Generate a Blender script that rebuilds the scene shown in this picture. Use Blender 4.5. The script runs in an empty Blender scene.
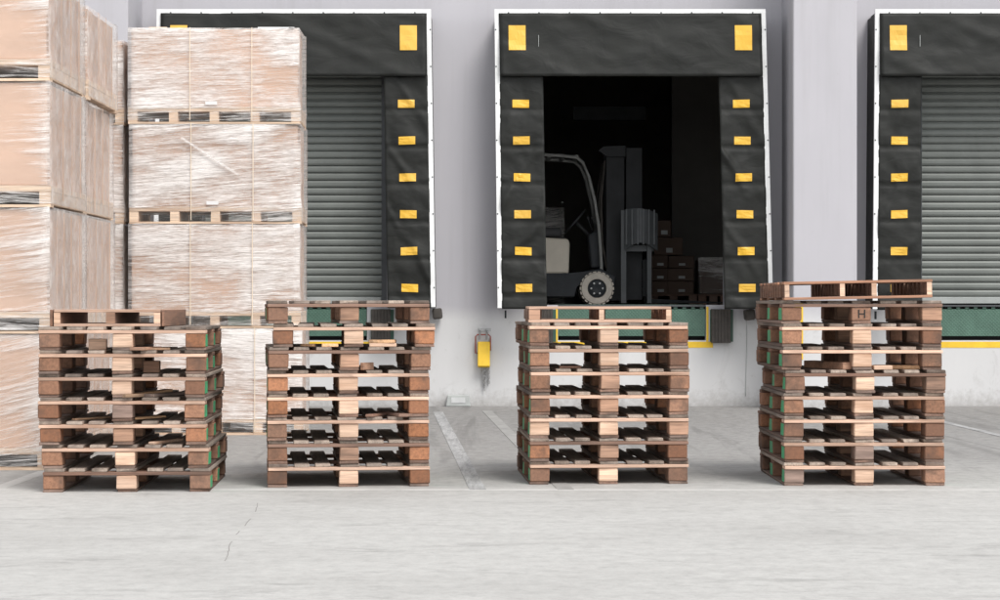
import bpy, bmesh, math, random
from mathutils import Vector, Matrix, noise
R = math.radians
rnd = random.Random(7)

# ------------------------------------------------------------------ camera / sky / sun / exposure
scn = bpy.context.scene
FPX = 2170.0; HOR = 304.0; CAMZ = 1.11
cd = bpy.data.cameras.new('camera'); cam = bpy.data.objects.new('camera', cd)
scn.collection.objects.link(cam)
cam.location = (0, 0, CAMZ); cam.rotation_euler = (R(90), 0, 0)
cd.sensor_width = 36; cd.lens = 36 * FPX / 1000; cd.shift_y = 0.004
cd.clip_start = 0.1; cd.clip_end = 800
scn.camera = cam
SUN_EL, SUN_AZ = 50, 150          # azimuth: clockwise from +Y; 150 = behind the camera, to its right
w = bpy.data.worlds.new('World'); scn.world = w; w.use_nodes = True
nt = w.node_tree
sky = nt.nodes.new('ShaderNodeTexSky'); sky.sky_type = 'NISHITA'; sky.sun_disc = False
sky.sun_elevation = R(SUN_EL); sky.sun_rotation = R(SUN_AZ)
hs = nt.nodes.new('ShaderNodeHueSaturation'); hs.inputs['Saturation'].default_value = 0.12
nt.links.new(sky.outputs[0], hs.inputs['Color'])
bg = nt.nodes['Background']; bg.inputs[1].default_value = 0.14
nt.links.new(hs.outputs[0], bg.inputs[0])
sd = bpy.data.lights.new('sun', 'SUN'); sd.energy = 1.55; sd.angle = R(26); sd.color = (1, .96, .91)
so = bpy.data.objects.new('sun', sd); scn.collection.objects.link(so)
sdir = Vector((math.sin(R(SUN_AZ)) * math.cos(R(SUN_EL)), math.cos(R(SUN_AZ)) * math.cos(R(SUN_EL)), math.sin(R(SUN_EL))))
so.rotation_euler = sdir.to_track_quat('Z', 'Y').to_euler(); so.location = (0, 0, 30)
scn.view_settings.view_transform = 'Standard'; scn.view_settings.look = 'None'
scn.view_settings.exposure = 0.70; scn.view_settings.gamma = 1
scn.view_settings.use_curve_mapping = False
try:
    scn.cycles.max_bounces = 10; scn.cycles.transparent_max_bounces = 16
    scn.cycles.sample_clamp_indirect = 6
except Exception: pass

def PX(px, Y): return (px - 500) * Y / FPX
def PZ(py, Y): return CAMZ - (py - HOR) * Y / FPX
def GY(py): return CAMZ * FPX / (py - HOR)         # depth of a ground point seen at that row

# ------------------------------------------------------------------ helpers
COL = scn.collection
def tag(o, label=None, cat=None, group=None, kind=None):
    if label: o['label'] = label
    if cat: o['category'] = cat
    if group: o['group'] = group
    if kind: o['kind'] = kind
    return o
def empty(name, loc=(0, 0, 0), rz=0):
    o = bpy.data.objects.new(name, None); o.empty_display_size = .1
    COL.objects.link(o); o.location = loc; o.rotation_euler = (0, 0, rz); return o
def link(name, me, parent=None, loc=(0, 0, 0), rot=(0, 0, 0)):
    o = bpy.data.objects.new(name, me); COL.objects.link(o); o.location = loc; o.rotation_euler = rot
    if parent: o.parent = parent
    return o
class MB:
    def __init__(s): s.bm = bmesh.new()
    def box(s, x0, x1, y0, y1, z0, z1, rot=None, mi=0):
        c = Vector(((x0+x1)/2, (y0+y1)/2, (z0+z1)/2))
        vs = []
        for dx in (-1, 1):
            for dy in (-1, 1):
                for dz in (-1, 1):
                    v = Vector((dx*(x1-x0)/2, dy*(y1-y0)/2, dz*(z1-z0)/2))
                    if rot: v = rot @ v
                    vs.append(s.bm.verts.new(c + v))
        for q in ((0,1,3,2),(4,6,7,5),(0,4,5,1),(2,3,7,6),(0,2,6,4),(1,5,7,3)):
            f = s.bm.faces.new([vs[i] for i in q]); f.material_index = mi
        return s
    def prism(s, pts, axis, a0, a1, mi=0):
        """extrude a 2D outline: axis 'x' -> pts are (y,z); 'y' -> (x,z); 'z' -> (x,y)"""
        def mk(p, a):
            return {'x': (a, p[0], p[1]), 'y': (p[0], a, p[1]), 'z': (p[0], p[1], a)}[axis]
        A = [s.bm.verts.new(mk(p, a0)) for p in pts]; B = [s.bm.verts.new(mk(p, a1)) for p in pts]
        n = len(pts)
        s.bm.faces.new(A).material_index = mi; s.bm.faces.new(B[::-1]).material_index = mi
        for i in range(n):
            s.bm.faces.new([A[i], B[i], B[(i+1) % n], A[(i+1) % n]]).material_index = mi
        return s
    def tube(s, pts, r, n=10, closed=False):
        pts = [Vector(p) for p in pts]; rings = []
        N = len(pts)
        for i, p in enumerate(pts):
            if closed: t = pts[(i+1) % N] - pts[i-1]
            else: t = pts[min(i+1, N-1)] - pts[max(i-1, 0)]
            t.normalize()
            up = Vector((0, 0, 1)) if abs(t.z) < .9 else Vector((0, 1, 0))
            a = t.cross(up).normalized(); b = t.cross(a)
            rr = r[i] if isinstance(r, (list, tuple)) else r
            rings.append([s.bm.verts.new(p + a*rr*math.cos(2*math.pi*k/n) + b*rr*math.sin(2*math.pi*k/n)) for k in range(n)])
        for i in range(N if closed else N-1):
            A, B = rings[i], rings[(i+1) % N]
            for k in range(n):
                s.bm.faces.new([A[k], A[(k+1) % n], B[(k+1) % n], B[k]])
        if not closed:
            s.bm.faces.new(rings[0]); s.bm.faces.new(rings[-1][::-1])
        return s
    def lathe(s, prof, c, axis='y', n=28):
        """prof: (radius, offset along axis) pairs, closed ring profile"""
        rings = []
        for k in range(n):
            a = 2*math.pi*k/n; ring = []
            for (r, h) in prof:
                u, v = r*math.cos(a), r*math.sin(a)
                p = {'y': (u, h, v), 'x': (h, u, v), 'z': (u, v, h)}[axis]
                ring.append(s.bm.verts.new(Vector(c) + Vector(p)))
            rings.append(ring)
        m = len(prof)
        for k in range(n):
            A, B = rings[k], rings[(k+1) % n]
            for j in range(m):
                try: s.bm.faces.new([A[j], A[(j+1) % m], B[(j+1) % m], B[j]])
                except ValueError: pass
        return s
    def bevel(s, w, seg=1):
        bmesh.ops.bevel(s.bm, geom=s.bm.edges[:], offset=w, segments=seg, profile=.5, affect='EDGES'); return s
    def mesh(s, name, mats, smooth=False):
        bmesh.ops.recalc_face_normals(s.bm, faces=s.bm.faces[:])
        me = bpy.data.meshes.new(name); s.bm.to_mesh(me); s.bm.free()
        for m in (mats if isinstance(mats, (list, tuple)) else [mats]): me.materials.append(m)
        if smooth:
            for p in me.polygons: p.use_smooth = True
        return me
    def build(s, name, mats, parent=None, loc=(0, 0, 0), rot=(0, 0, 0), smooth=False):
        return link(name, s.mesh(name, mats, smooth), parent, loc, rot)

# ------------------------------------------------------------------ materials
class NT:
    def __init__(s, name):
        s.m = bpy.data.materials.new(name); s.m.use_nodes = True
        s.t = s.m.node_tree; s.n = s.t.nodes; s.b = s.n['Principled BSDF']
    def new(s, typ, **kw):
        n = s.n.new(typ)
        for k, v in kw.items(): setattr(n, k, v)
        return n
    def l(s, a, b): s.t.links.new(a, b)
    def coords(s, scale, rndoff=True):
        tc = s.new('ShaderNodeTexCoord'); mp = s.new('ShaderNodeMapping'); mp.inputs['Scale'].default_value = scale
        s.l(tc.outputs['Object'], mp.inputs['Vector'])
        if not rndoff: return mp.outputs[0]
        oi = s.new('ShaderNodeObjectInfo'); ml = s.new('ShaderNodeMath', operation='MULTIPLY'); ml.inputs[1].default_value = 311
        s.l(oi.outputs['Random'], ml.inputs[0])
        va = s.new('ShaderNodeVectorMath', operation='ADD')
        s.l(mp.outputs[0], va.inputs[0]); s.l(ml.outputs[0], va.inputs[1])
        return va.outputs[0]
    def noise(s, vec, scale=1, detail=5, rough=.55, dist=0):
        n = s.new('ShaderNodeTexNoise'); n.inputs['Scale'].default_value = scale
        n.inputs['Detail'].default_value = detail; n.inputs['Roughness'].default_value = rough
        n.inputs['Distortion'].default_value = dist
        s.l(vec, n.inputs['Vector']); return n.outputs['Fac']
    def ramp(s, fac, stops):
        r = s.new('ShaderNodeValToRGB'); e = r.color_ramp.elements
        while len(e) < len(stops): e.new(.5)
        for i, (p, c) in enumerate(stops):
            e[i].position = p
            e[i].color = (c, c, c, 1) if isinstance(c, (int, float)) else (*c, 1)
        s.l(fac, r.inputs[0]); return r.outputs[0]
    def mix(s, fac, a, b, mode='MIX'):
        m = s.new('ShaderNodeMix', data_type='RGBA', blend_type=mode)
        if isinstance(fac, (int, float)): m.inputs[0].default_value = fac
        else: s.l(fac, m.inputs[0])
        for v, i in ((a, 6), (b, 7)):
            if isinstance(v, tuple): m.inputs[i].default_value = (*v, 1)
            else: s.l(v, m.inputs[i])
        return m.outputs[2]
    def math(s, op, a, b=None):
        m = s.new('ShaderNodeMath', operation=op)
        for v, i in ((a, 0), (b, 1)):
            if v is None: continue
            if isinstance(v, (int, float)): m.inputs[i].default_value = v
            else: s.l(v, m.inputs[i])
        return m.outputs[0]
    def bump(s, h, strength=.3, dist=.01):
        b = s.new('ShaderNodeBump'); b.inputs['Strength'].default_value = strength; b.inputs['Distance'].default_value = dist
        s.l(h, b.inputs['Height']); s.l(b.outputs[0], s.b.inputs['Normal'])
    def col(s, c):
        if isinstance(c, tuple): s.b.inputs['Base Color'].default_value = (*c, 1)
        else: s.l(c, s.b.inputs['Base Color'])
    def rough(s, v):
        if isinstance(v, (int, float)): s.b.inputs['Roughness'].default_value = v
        else: s.l(v, s.b.inputs['Roughness'])
    def objrand(s): return s.new('ShaderNodeObjectInfo').outputs['Random']

def sc(c, k): return tuple(min(.95, v*k) for v in c)
def wood(name, c, grain='x', var=.35, chip=False, stain=(.07, .05, .04)):
    n = NT(name)
    if chip:
        v = n.coords((60, 60, 60)); g = n.noise(v, 1.0, 4, .75)
        big = n.noise(n.coords((7, 7, 7)), 1, 4)
    else:
        s_ = {'x': (3, 60, 60), 'y': (60, 3, 60), 'z': (60, 60, 3)}[grain]
        v = n.coords(s_); g = n.noise(v, 1, 6, .62, 1.2)
        s_ = {'x': (1.5, 9, 9), 'y': (9, 1.5, 9), 'z': (9, 9, 1.5)}[grain]
        big = n.noise(n.coords(s_), 1, 4)
    base = n.ramp(g, [(.3, sc(c, .62)), (.5, c), (.72, sc(c, 1.35))])
    rv = n.ramp(n.objrand(), [(0, 1-var), (1, 1+var*.6)])
    base = n.mix(1, base, rv, 'MULTIPLY')
    r2 = n.math('FRACT', n.math('MULTIPLY', n.objrand(), 37.7))
    base = n.mix(n.ramp(r2, [(.35, 0), (1, .22 if chip else .5 if grain == 'y' else .2)]), base, (.25, .205, .18))
    r3 = n.math('FRACT', n.math('MULTIPLY', n.objrand(), 91.3))
    base = n.mix(n.ramp(r3, [(.3, 0), (1, .75 if chip else .12)]), base, (.12, .058, .036))
    base = n.mix(n.ramp(big, [(.48, 0), (.72, .8)]), base, stain)
    n.col(base); n.rough(.85); n.bump(g, .35, .004)
    return n.m
def plain(name, c, rough=.5, metal=0, nz=.15, scale=6, bump=0):
    n = NT(name); f = n.noise(n.coords((scale,)*3), 1, 6, .6)
    n.col(n.ramp(f, [(.3, sc(c, 1-nz)), (.7, sc(c, 1+nz))])); n.rough(rough); n.b.inputs['Metallic'].default_value = metal
    if bump: n.bump(f, bump, .01)
    return n.m

M = {}
M['b'] = wood('chipboard_block', (.32, .165, .10), chip=True)
M['o'] = wood('red_brown_block', (.40, .17, .08), 'x', .35, chip=True)
M['p'] = wood('pale_block', (.72, .50, .365), 'x', .18, stain=(.40, .22, .13))
M['t'] = wood('tan_block', (.46, .27, .18), 'x', .25)
M['g'] = wood('grey_pink_block', (.36, .25, .205), 'x', .2)
M['string'] = wood('pale_stringer', (.68, .46, .345), 'x', .32, stain=(.25, .14, .09))
M['stringb'] = wood('brown_stringer', (.27, .155, .11), 'x', .3)
M['deck'] = wood('weathered_deck', (.32, .26, .215), 'y', .5)
M['bott'] = wood('bottom_board', (.20, .122, .09), 'y', .4)
M['red'] = wood('reddish_pine', (.40, .205, .125), 'x', .35)
M['redy'] = wood('reddish_pine_side', (.26, .135, .085), 'y', .3)
M['offc'] = wood('fresh_offcut', (.76, .46, .26), 'y', .25)
M['loadwood'] = wood('clean_pallet_wood', (.72, .55, .41), 'x', .12, stain=(.4, .26, .18))
def green_paint():
    n = NT('green_paint'); f = n.noise(n.coords((30, 30, 30)), 1, 6, .7)
    n.col(n.mix(n.ramp(f, [(.55, 0), (.68, 1)]), (.05, .36, .16), (.16, .10, .07))); n.rough(.6); return n.m
M['green'] = green_paint()

def concrete():
    n = NT('yard_concrete')
    tc = n.new('ShaderNodeTexCoord'); sep = n.new('ShaderNodeSeparateXYZ'); n.l(tc.outputs['Object'], sep.inputs[0])
    fine = n.noise(n.coords((11, 9, 9), False), 1, 10, .78)
    grit = n.noise(n.coords((30, 30, 30), False), 1, 6, .8)
    blot = n.noise(n.coords((.55, .55, 1), False), 1, 8, .62, .4)
    strk = n.noise(n.coords((.5, 2.4, 1), False), 1, 9, .68, .6)
    wisp = n.noise(n.coords((1.1, 3.2, 1), False), 1, 10, .74, .9)
    wob = n.math('ADD', sep.outputs[1], n.math('MULTIPLY', blot, 1.6))
    old = n.ramp(n.math('MULTIPLY', wob, .02), [(13.3*.02, 0), (16.6*.02, .8), (21*.02, 1)])   # older, dirtier slab toward the dock
    base = n.ramp(fine, [(.34, .41), (.5, .49), (.66, .545)])
    base = n.mix(1, base, (1.0, .992, .96), 'MULTIPLY')
    dirty = n.ramp(fine, [(.36, .185), (.5, .27), (.64, .335)]); dirty = n.mix(1, dirty, (1.0, .975, .945), 'MULTIPLY')
    base = n.mix(old, base, dirty)
    base = n.mix(n.ramp(grit, [(.52, 0), (.74, .30)]), base, (.20, .19, .18))
    base = n.mix(n.ramp(strk, [(.52, 0), (.76, .28)]), base, (.27, .26, .25))
    base = n.mix(n.ramp(blot, [(.48, 0), (.75, .35)]), base, (.24, .23, .22))
    base = n.mix(n.ramp(wisp, [(.56, 0), (.72, .55)]), base, (.18, .175, .17))
    tyre = n.noise(n.coords((2.6, .16, 1), False), 1, 5, .6, 1.6)
    base = n.mix(n.math('MULTIPLY', old, n.ramp(tyre, [(.54, 0), (.66, .55)])), base, (.15, .145, .14))
    n.col(base); n.rough(.82); n.bump(fine, .25, .004); return n.m
M['ground'] = concrete()
def worn_white():
    n = NT('worn_line_paint'); f = n.noise(n.coords((16, 1.6, 5), False), 1, 9, .8)
    n.col(n.ramp(f, [(.42, .27), (.58, .46)])); n.rough(.8); return n.m
M['line'] = worn_white()
M['linef'] = plain('faded_line_paint', (.33, .325, .315), .8, 0, .22, 9)
def wall_mat():
    n = NT('wall_paint')
    f = n.noise(n.coords((1.2, 1.2, .5), False), 1, 6, .6); d = n.noise(n.coords((14, 14, 14), False), 1, 6, .7)
    v = n.noise(n.coords((7, 7, .35), False), 1, 5, .6)
    c = n.ramp(f, [(.3, (.43, .422, .452)), (.7, (.475, .467, .497))])
    c = n.mix(n.ramp(d, [(.66, 0), (.74, .35)]), c, (.38, .36, .36))
    c = n.mix(n.ramp(v, [(.52, 0), (.76, .32)]), c, (.34, .33, .34))
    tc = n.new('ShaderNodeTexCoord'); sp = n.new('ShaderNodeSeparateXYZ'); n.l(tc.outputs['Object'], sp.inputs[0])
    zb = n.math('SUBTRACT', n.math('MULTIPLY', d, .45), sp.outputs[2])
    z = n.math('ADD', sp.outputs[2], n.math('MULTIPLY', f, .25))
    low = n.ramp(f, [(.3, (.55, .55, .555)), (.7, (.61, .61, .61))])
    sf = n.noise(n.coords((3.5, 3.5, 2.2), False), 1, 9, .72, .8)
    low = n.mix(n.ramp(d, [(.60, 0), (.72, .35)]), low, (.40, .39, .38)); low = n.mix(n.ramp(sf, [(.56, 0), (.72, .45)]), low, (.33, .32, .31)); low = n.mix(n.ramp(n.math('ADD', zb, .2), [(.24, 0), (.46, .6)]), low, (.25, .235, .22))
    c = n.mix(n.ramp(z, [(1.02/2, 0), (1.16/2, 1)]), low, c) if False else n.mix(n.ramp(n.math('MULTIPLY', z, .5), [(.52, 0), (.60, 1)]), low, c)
    n.col(c); n.rough(.75); n.bump(d, .15, .004); return n.m
M['wall'] = wall_mat()
M['inner'] = plain('inner_wall', (.30, .28, .26), .9, 0, .2, 1)
M['innerd'] = plain('dark_partition', (.17, .16, .145), .9, 0, .2, 1)
M['slab'] = plain('warehouse_floor', (.22, .21, .2), .6, 0, .2, 2)
M['dark'] = plain('dark_gap', (.02, .02, .02), .9)
def vinyl():
    n = NT('black_vinyl'); f = n.noise(n.coords((3, 3, 3)), 1, 7, .65); wv = n.noise(n.coords((220, 220, 220)), 1, 2)
    n.col(n.ramp(f, [(.3, (.012, .013, .012)), (.7, (.020, .021, .019))])); n.rough(n.ramp(f, [(.3, .48), (.7, .68)])); n.b.inputs['Specular IOR Level'].default_value = .28
    wr = n.noise(n.coords((3, 3, 5)), 1, 5, .5, 1.1)
    n.bump(n.math('ADD', wr, n.math('MULTIPLY', wv, .02)), .32, .03); return n.m
M['vinyl'] = vinyl()
M['white'] = plain('white_frame', (.78, .79, .79), .45, 0, .05, 8)
def patch():
    n = NT('yellow_patch'); f = n.noise(n.coords((9, 9, 30)), 1, 6, .7)
    c = n.mix(n.ramp(n.objrand(), [(0, 0), (1, .6)]), (.76, .44, .03), (.74, .45, .10))
    n.col(n.mix(n.ramp(f, [(.58, 0), (.74, .6)]), c, (.28, .18, .07))); n.rough(.45); return n.m
M['patch'] = patch()
M['yellow'] = plain('yellow_stripe', (.78, .50, .03), .6, 0, .12, 7)
M['shut'] = plain('shutter_steel', (.155, .168, .157), .5, .1, .12, 3)
M['shutl'] = plain('shutter_rail', (.34, .36, .35), .45, .2, .12, 3)
def checker():
    n = NT('green_checker_plate')
    v = n.coords((1, 1, 1), False)
    mp = n.new('ShaderNodeMapping'); mp.inputs['Rotation'].default_value = (0, R(45), 0); mp.inputs['Scale'].default_value = (38, 38, 38); n.l(v, mp.inputs[0])
    sx = n.new('ShaderNodeSeparateXYZ'); n.l(mp.outputs[0], sx.inputs[0])
    a = n.math('PINGPONG', sx.outputs[0], .5); b = n.math('PINGPONG', sx.outputs[2], .5)
    h = n.math('MULTIPLY', n.math('MULTIPLY', a, b), 4)
    f = n.noise(n.coords((6, 6, 6), False), 1, 6, .65)
    c = n.ramp(f, [(.3, (.045, .10, .072)), (.7, (.075, .155, .115))])
    c = n.mix(n.ramp(h, [(.25, 0), (.6, .45)]), c, (.10, .18, .14))
    n.col(c); n.rough(.5); n.bump(h, .6, .004); return n.m
M['plate'] = checker()
M['greenst'] = plain('green_steel', (.035, .085, .06), .5, 0, .2, 6)
M['rubber'] = plain('rubber', (.055, .048, .042), .75, 0, .3, 12, .2)
M['tyre'] = plain('grey_tyre', (.55, .50, .44), .8, 0, .15, 12, .2)
M['metal'] = plain('dull_steel', (.40, .40, .40), .4, .7, .2, 9)
M['redpipe'] = plain('red_bracket', (.30, .07, .05), .5, 0, .2, 9)
M['greybox'] = plain('grey_plastic', (.42, .44, .43), .5, 0, .1, 9)
M['chassis'] = plain('dark_chassis', (.035, .038, .043), .45, 0, .2, 5)
M['mast'] = plain('mast_steel', (.023, .024, .026), .5, .1, .2, 5)
M['guard'] = plain('guard_tube', (.085, .09, .095), .4, .1, .15, 5)
M['tube'] = plain('grey_guard_tube', (.26, .26, .25), .45, 0, .15, 5)
M['beige'] = plain('beige_cover', (.62, .56, .47), .45, 0, .08, 5)
for k_ in ('chassis', 'mast', 'guard'): M[k_].node_tree.nodes['Principled BSDF'].inputs['Specular IOR Level'].default_value = .15
M['seat'] = plain('seat_vinyl', (.03, .03, .032), .6)
M['card'] = None
def card(name, c):
    n = NT(name); g = n.noise(n.coords((2, 2, 5)), 1, 5, .6); fl = n.noise(n.coords((60, 60, 240)), 1, 3)
    b = n.ramp(g, [(.3, sc(c, .88)), (.7, sc(c, 1.1))])
    n.col(n.mix(1, b, n.ramp(n.objrand(), [(0, .86), (1, 1.08)]), 'MULTIPLY')); n.rough(.8); n.bump(fl, .15, .002); return n.m
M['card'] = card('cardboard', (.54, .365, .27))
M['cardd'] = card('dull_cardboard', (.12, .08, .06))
M['paper'] = plain('white_paper', (.75, .75, .75), .6, 0, .05)
def film(name, lo, hi, thr0, thr1, sx=1.1, sz=26, edge=0, tilt=0):
    n = NT(name)
    def tilted(v):
        mp = n.new('ShaderNodeMapping'); mp.inputs['Rotation'].default_value = (0, R(tilt), 0); n.l(v, mp.inputs[0]); return mp.outputs[0]
    tcx = n.new('ShaderNodeTexCoord'); rt = n.new('ShaderNodeMapping'); rt.inputs['Rotation'].default_value = (R(tilt), R(tilt), 0)
    oi = n.new('ShaderNodeObjectInfo'); vr = n.new('ShaderNodeVectorRotate', rotation_type='Y_AXIS')
    n.l(tcx.outputs['Object'], vr.inputs['Vector']); n.l(n.math('MULTIPLY', n.math('SUBTRACT', oi.outputs['Random'], .5), .16), vr.inputs['Angle'])
    n.l(vr.outputs[0], rt.inputs[0]); mo = n.math('MULTIPLY', oi.outputs['Random'], 311)
    def co(sc_):
        mp = n.new('ShaderNodeMapping'); mp.inputs['Scale'].default_value = sc_; n.l(rt.outputs[0], mp.inputs[0])
        va = n.new('ShaderNodeVectorMath', operation='ADD'); n.l(mp.outputs[0], va.inputs[0]); n.l(mo, va.inputs[1]); return va.outputs[0]
    n.coords = lambda sc_, *_: co(sc_)
    a = n.noise(n.coords((sx, sx, sz)), 1, 9, .7, .5)
    b = n.noise(n.coords((sx*.5, sx*.5, 3)), 1, 4, .5, .4)
    c = n.noise(n.coords((sx*4, sx*4, sz*3)), 1, 5, .65, .4)
    s_ = n.math('ADD', n.math('MULTIPLY', a, .40), n.math('ADD', n.math('MULTIPLY', b, .34), n.math('MULTIPLY', c, .26)))
    if edge:      # film bunches up toward the corner of the load
        sp = n.new('ShaderNodeSeparateXYZ'); n.l(tcx.outputs['Object'], sp.inputs[0])
        ex = n.ramp(n.math('ADD', sp.outputs[0], 1), [(.45, 0), (.8, edge*.35), (1, edge)]); s_ = n.math('ADD', s_, ex)
    al = n.ramp(s_, [(thr0, lo), (thr1, hi)])
    n.col((.93, .895, .87)); n.rough(.2); n.l(al, n.b.inputs['Alpha'])
    n.b.inputs['Specular IOR Level'].default_value = .9
    n.bump(n.math('ADD', a, c), .7, .012); return n.m
M['film'] = film('stretch_film_dense', .08, .93, .42, .575, 3.2, 62)
M['filml'] = film('stretch_film_loose', .10, .92, .565, .73, 1.8, 44, .13, 6)
M['filmb'] = film('stretch_film_loose_lower', .12, .95, .51, .68, 1.8, 44, .11, 9)
M['films'] = film('stretch_film_side', .16, .66, .38, .66, 14, 10, 0, 35)
M['filmf'] = film('stretch_film_over_pallet', .05, .80, .48, .58, 2, 60)
M['dullp'] = plain('dull_panel', (.52, .53, .53), .6)
M['strap'] = plain('strap', (.74, .63, .50), .5)

# ------------------------------------------------------------------ ground and markings
g = MB()
for i in range(1):
    g.bm.faces.new([g.bm.verts.new(p) for p in ((-250, -250, 0), (250, -250, 0), (250, 300, 0), (-250, 300, 0))])
tag(g.build('ground', M['ground']), kind='structure')
def strip(name, pts, wid, mat, z):
    m = MB(); L = []
    for i, p in enumerate(pts):
        a = Vector(pts[max(i-1, 0)]); b = Vector(pts[min(i+1, len(pts)-1)]); t = (b-a).normalized()
        nrm = Vector((-t.y, t.x)); p = Vector(p)
        L.append([m.bm.verts.new((*(p+nrm*wid/2*q), zz)) for q in (1, -1) for zz in (z, -.01)])
    for i in range(len(L)-1):
        A, B = L[i], L[i+1]
        for a, b in ((0, 2), (2, 3), (3, 1), (1, 0)): m.bm.faces.new([A[a], A[b], B[b], B[a]])
    for A in (L[0], L[-1]): m.bm.faces.new([A[0], A[2], A[3], A[1]])
    return tag(m.build(name, mat), kind='structure')
def gp(px, py): Y = GY(py); return (PX(px, Y), Y)
M['line2'] = plain('edge_line_paint', (.515, .51, .495), .8, 0, .15, 4)
strip('edge_marking', [(-9, 13.05), (9, 12.92)], .10, M['line2'], .0020)
strip('bay_marking', [gp(438, 412), gp(478, 490)], .10, M['line'], .0032)
strip('bay_marking', [gp(487, 411), gp(566, 490)], .10, M['linef'], .0032)
strip('bay_marking', [gp(915, 415), gp(1080, 455)], .08, M['line'], .0032)
strip('bay_marking', [gp(-10, 491), gp(46, 471)], .10, M['line2'], .0010)
cr = []
for i in range(40):
    t = i/39; px = 258-42*t + 3*math.sin(t*9) + rnd.uniform(-.8, .8); py = 503+68*t
    cr.append(gp(px, py))
M['crack'] = plain('crack_dirt', (.27, .26, .25), .9)
for a, b in ((0, 5), (9, 13), (16, 18), (22, 33)): strip('ground_crack', cr[a:b+1], .0035, M['crack'], .0012)

# ------------------------------------------------------------------ warehouse
WY = 23.6; FL = 1.10
wh = empty('warehouse', (0, WY, 0))
tag(wh, 'pale lilac grey warehouse wall with loading docks, pillars and dark interior', 'warehouse')
DOCKS = [293.0, 632.0, 1011.0]                       # dock centre columns in the photograph
CX = [PX(c, WY) for c in DOCKS]
holes = []
for cx in CX:
    holes.append((cx-1.02, cx+1.02, FL, 3.62))
    holes.append((cx-.805, cx+.805, .715, FL))
def wall_holes(x0, x1, z0, z1, y0, y1, holes):
    xs = sorted(set([x0, x1] + [v for h in holes for v in h[:2]])); zs = sorted(set([z0, z1] + [v for h in holes for v in h[2:]]))
    m = MB(); V = {}
    def vt(i, y, k):
        if (i, y, k) not in V: V[(i, y, k)] = m.bm.verts.new((xs[i], y, zs[k]))
        return V[(i, y, k)]
    def solid(i, k):
        if not (0 <= i < len(xs)-1 and 0 <= k < len(zs)-1): return False
        cx, cz = (xs[i]+xs[i+1])/2, (zs[k]+zs[k+1])/2
        return not any(h[0] < cx < h[1] and h[2] < cz < h[3] for h in holes)
    for i in range(len(xs)-1):
        for k in range(len(zs)-1):
            if not solid(i, k): continue
            for y in (y0, y1):
                m.bm.faces.new([vt(i, y, k), vt(i+1, y, k), vt(i+1, y, k+1), vt(i, y, k+1)])
            for (di, dk, a, b) in ((-1, 0, (i, k), (i, k+1)), (1, 0, (i+1, k), (i+1, k+1)), (0, -1, (i, k), (i+1, k)), (0, 1, (i, k+1), (i+1, k+1))):
                if not solid(i+di, k+dk):
                    m.bm.faces.new([vt(a[0], y0, a[1]), vt(b[0], y0, b[1]), vt(b[0], y1, b[1]), vt(a[0], y1, a[1])])
    return m
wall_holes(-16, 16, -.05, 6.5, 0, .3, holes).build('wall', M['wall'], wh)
def pillar(pxl, pxr):
    x0, x1 = PX(pxl, 22.7), PX(pxr, 22.7)
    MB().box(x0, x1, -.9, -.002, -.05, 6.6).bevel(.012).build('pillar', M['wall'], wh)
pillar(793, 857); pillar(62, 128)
MB().box(PX(794.2, 22.7), PX(803, 22.7), -.906, -.9025, .53, 1.12).build('corner_guard', M['yellow'], wh)
MB().box(-16, 16, .302, 14, 0, FL).build('dock_floor', M['slab'], wh)
MB().box(-16, 16, 14.002, 14.3, 0, 6.5).build('back_wall', M['inner'], wh)
MB().box(-16, 16, 0, 14.3, 6.502, 6.7).build('roof', M['inner'], wh)
MB().box(-16.3, -16.002, 0, 14.3, 0, 6.5).build('end_wall', M['inner'], wh)
MB().box(16.002, 16.3, 0, 14.3, 0, 6.5).build('end_wall', M['inner'], wh)
MB().box(2.26, 6, 4.9, 5.05, FL+.002, 6.49).build('partition_wall', M['innerd'], wh)
MB().box(1.0, 1.99, 6.0, 6.16, 3.62, 3.80).build('ceiling_beam', M['guard'], wh)
for cx in CX:       # yellow edging round each leveller pit
    m = MB(); e = .004
    m.box(cx-.88, cx+.88, -e, -.0005, .635, .70)
    if cx != CX[0]:
        m.box(cx-.832, cx-.808, -e, -.0005, .702, 1.08); m.box(cx+.808, cx+.832, -e, -.0005, .702, 1.08)
    m.build('edge_stripe', M['yellow'], wh)

DN = ['beside the wrapped loads', 'holding the forklift', 'at the right edge of the yard']
DD = ['left loading dock, partly behind the wrapped loads', 'open loading dock with the forklift', 'right hand loading dock cut by the picture edge']
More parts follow.
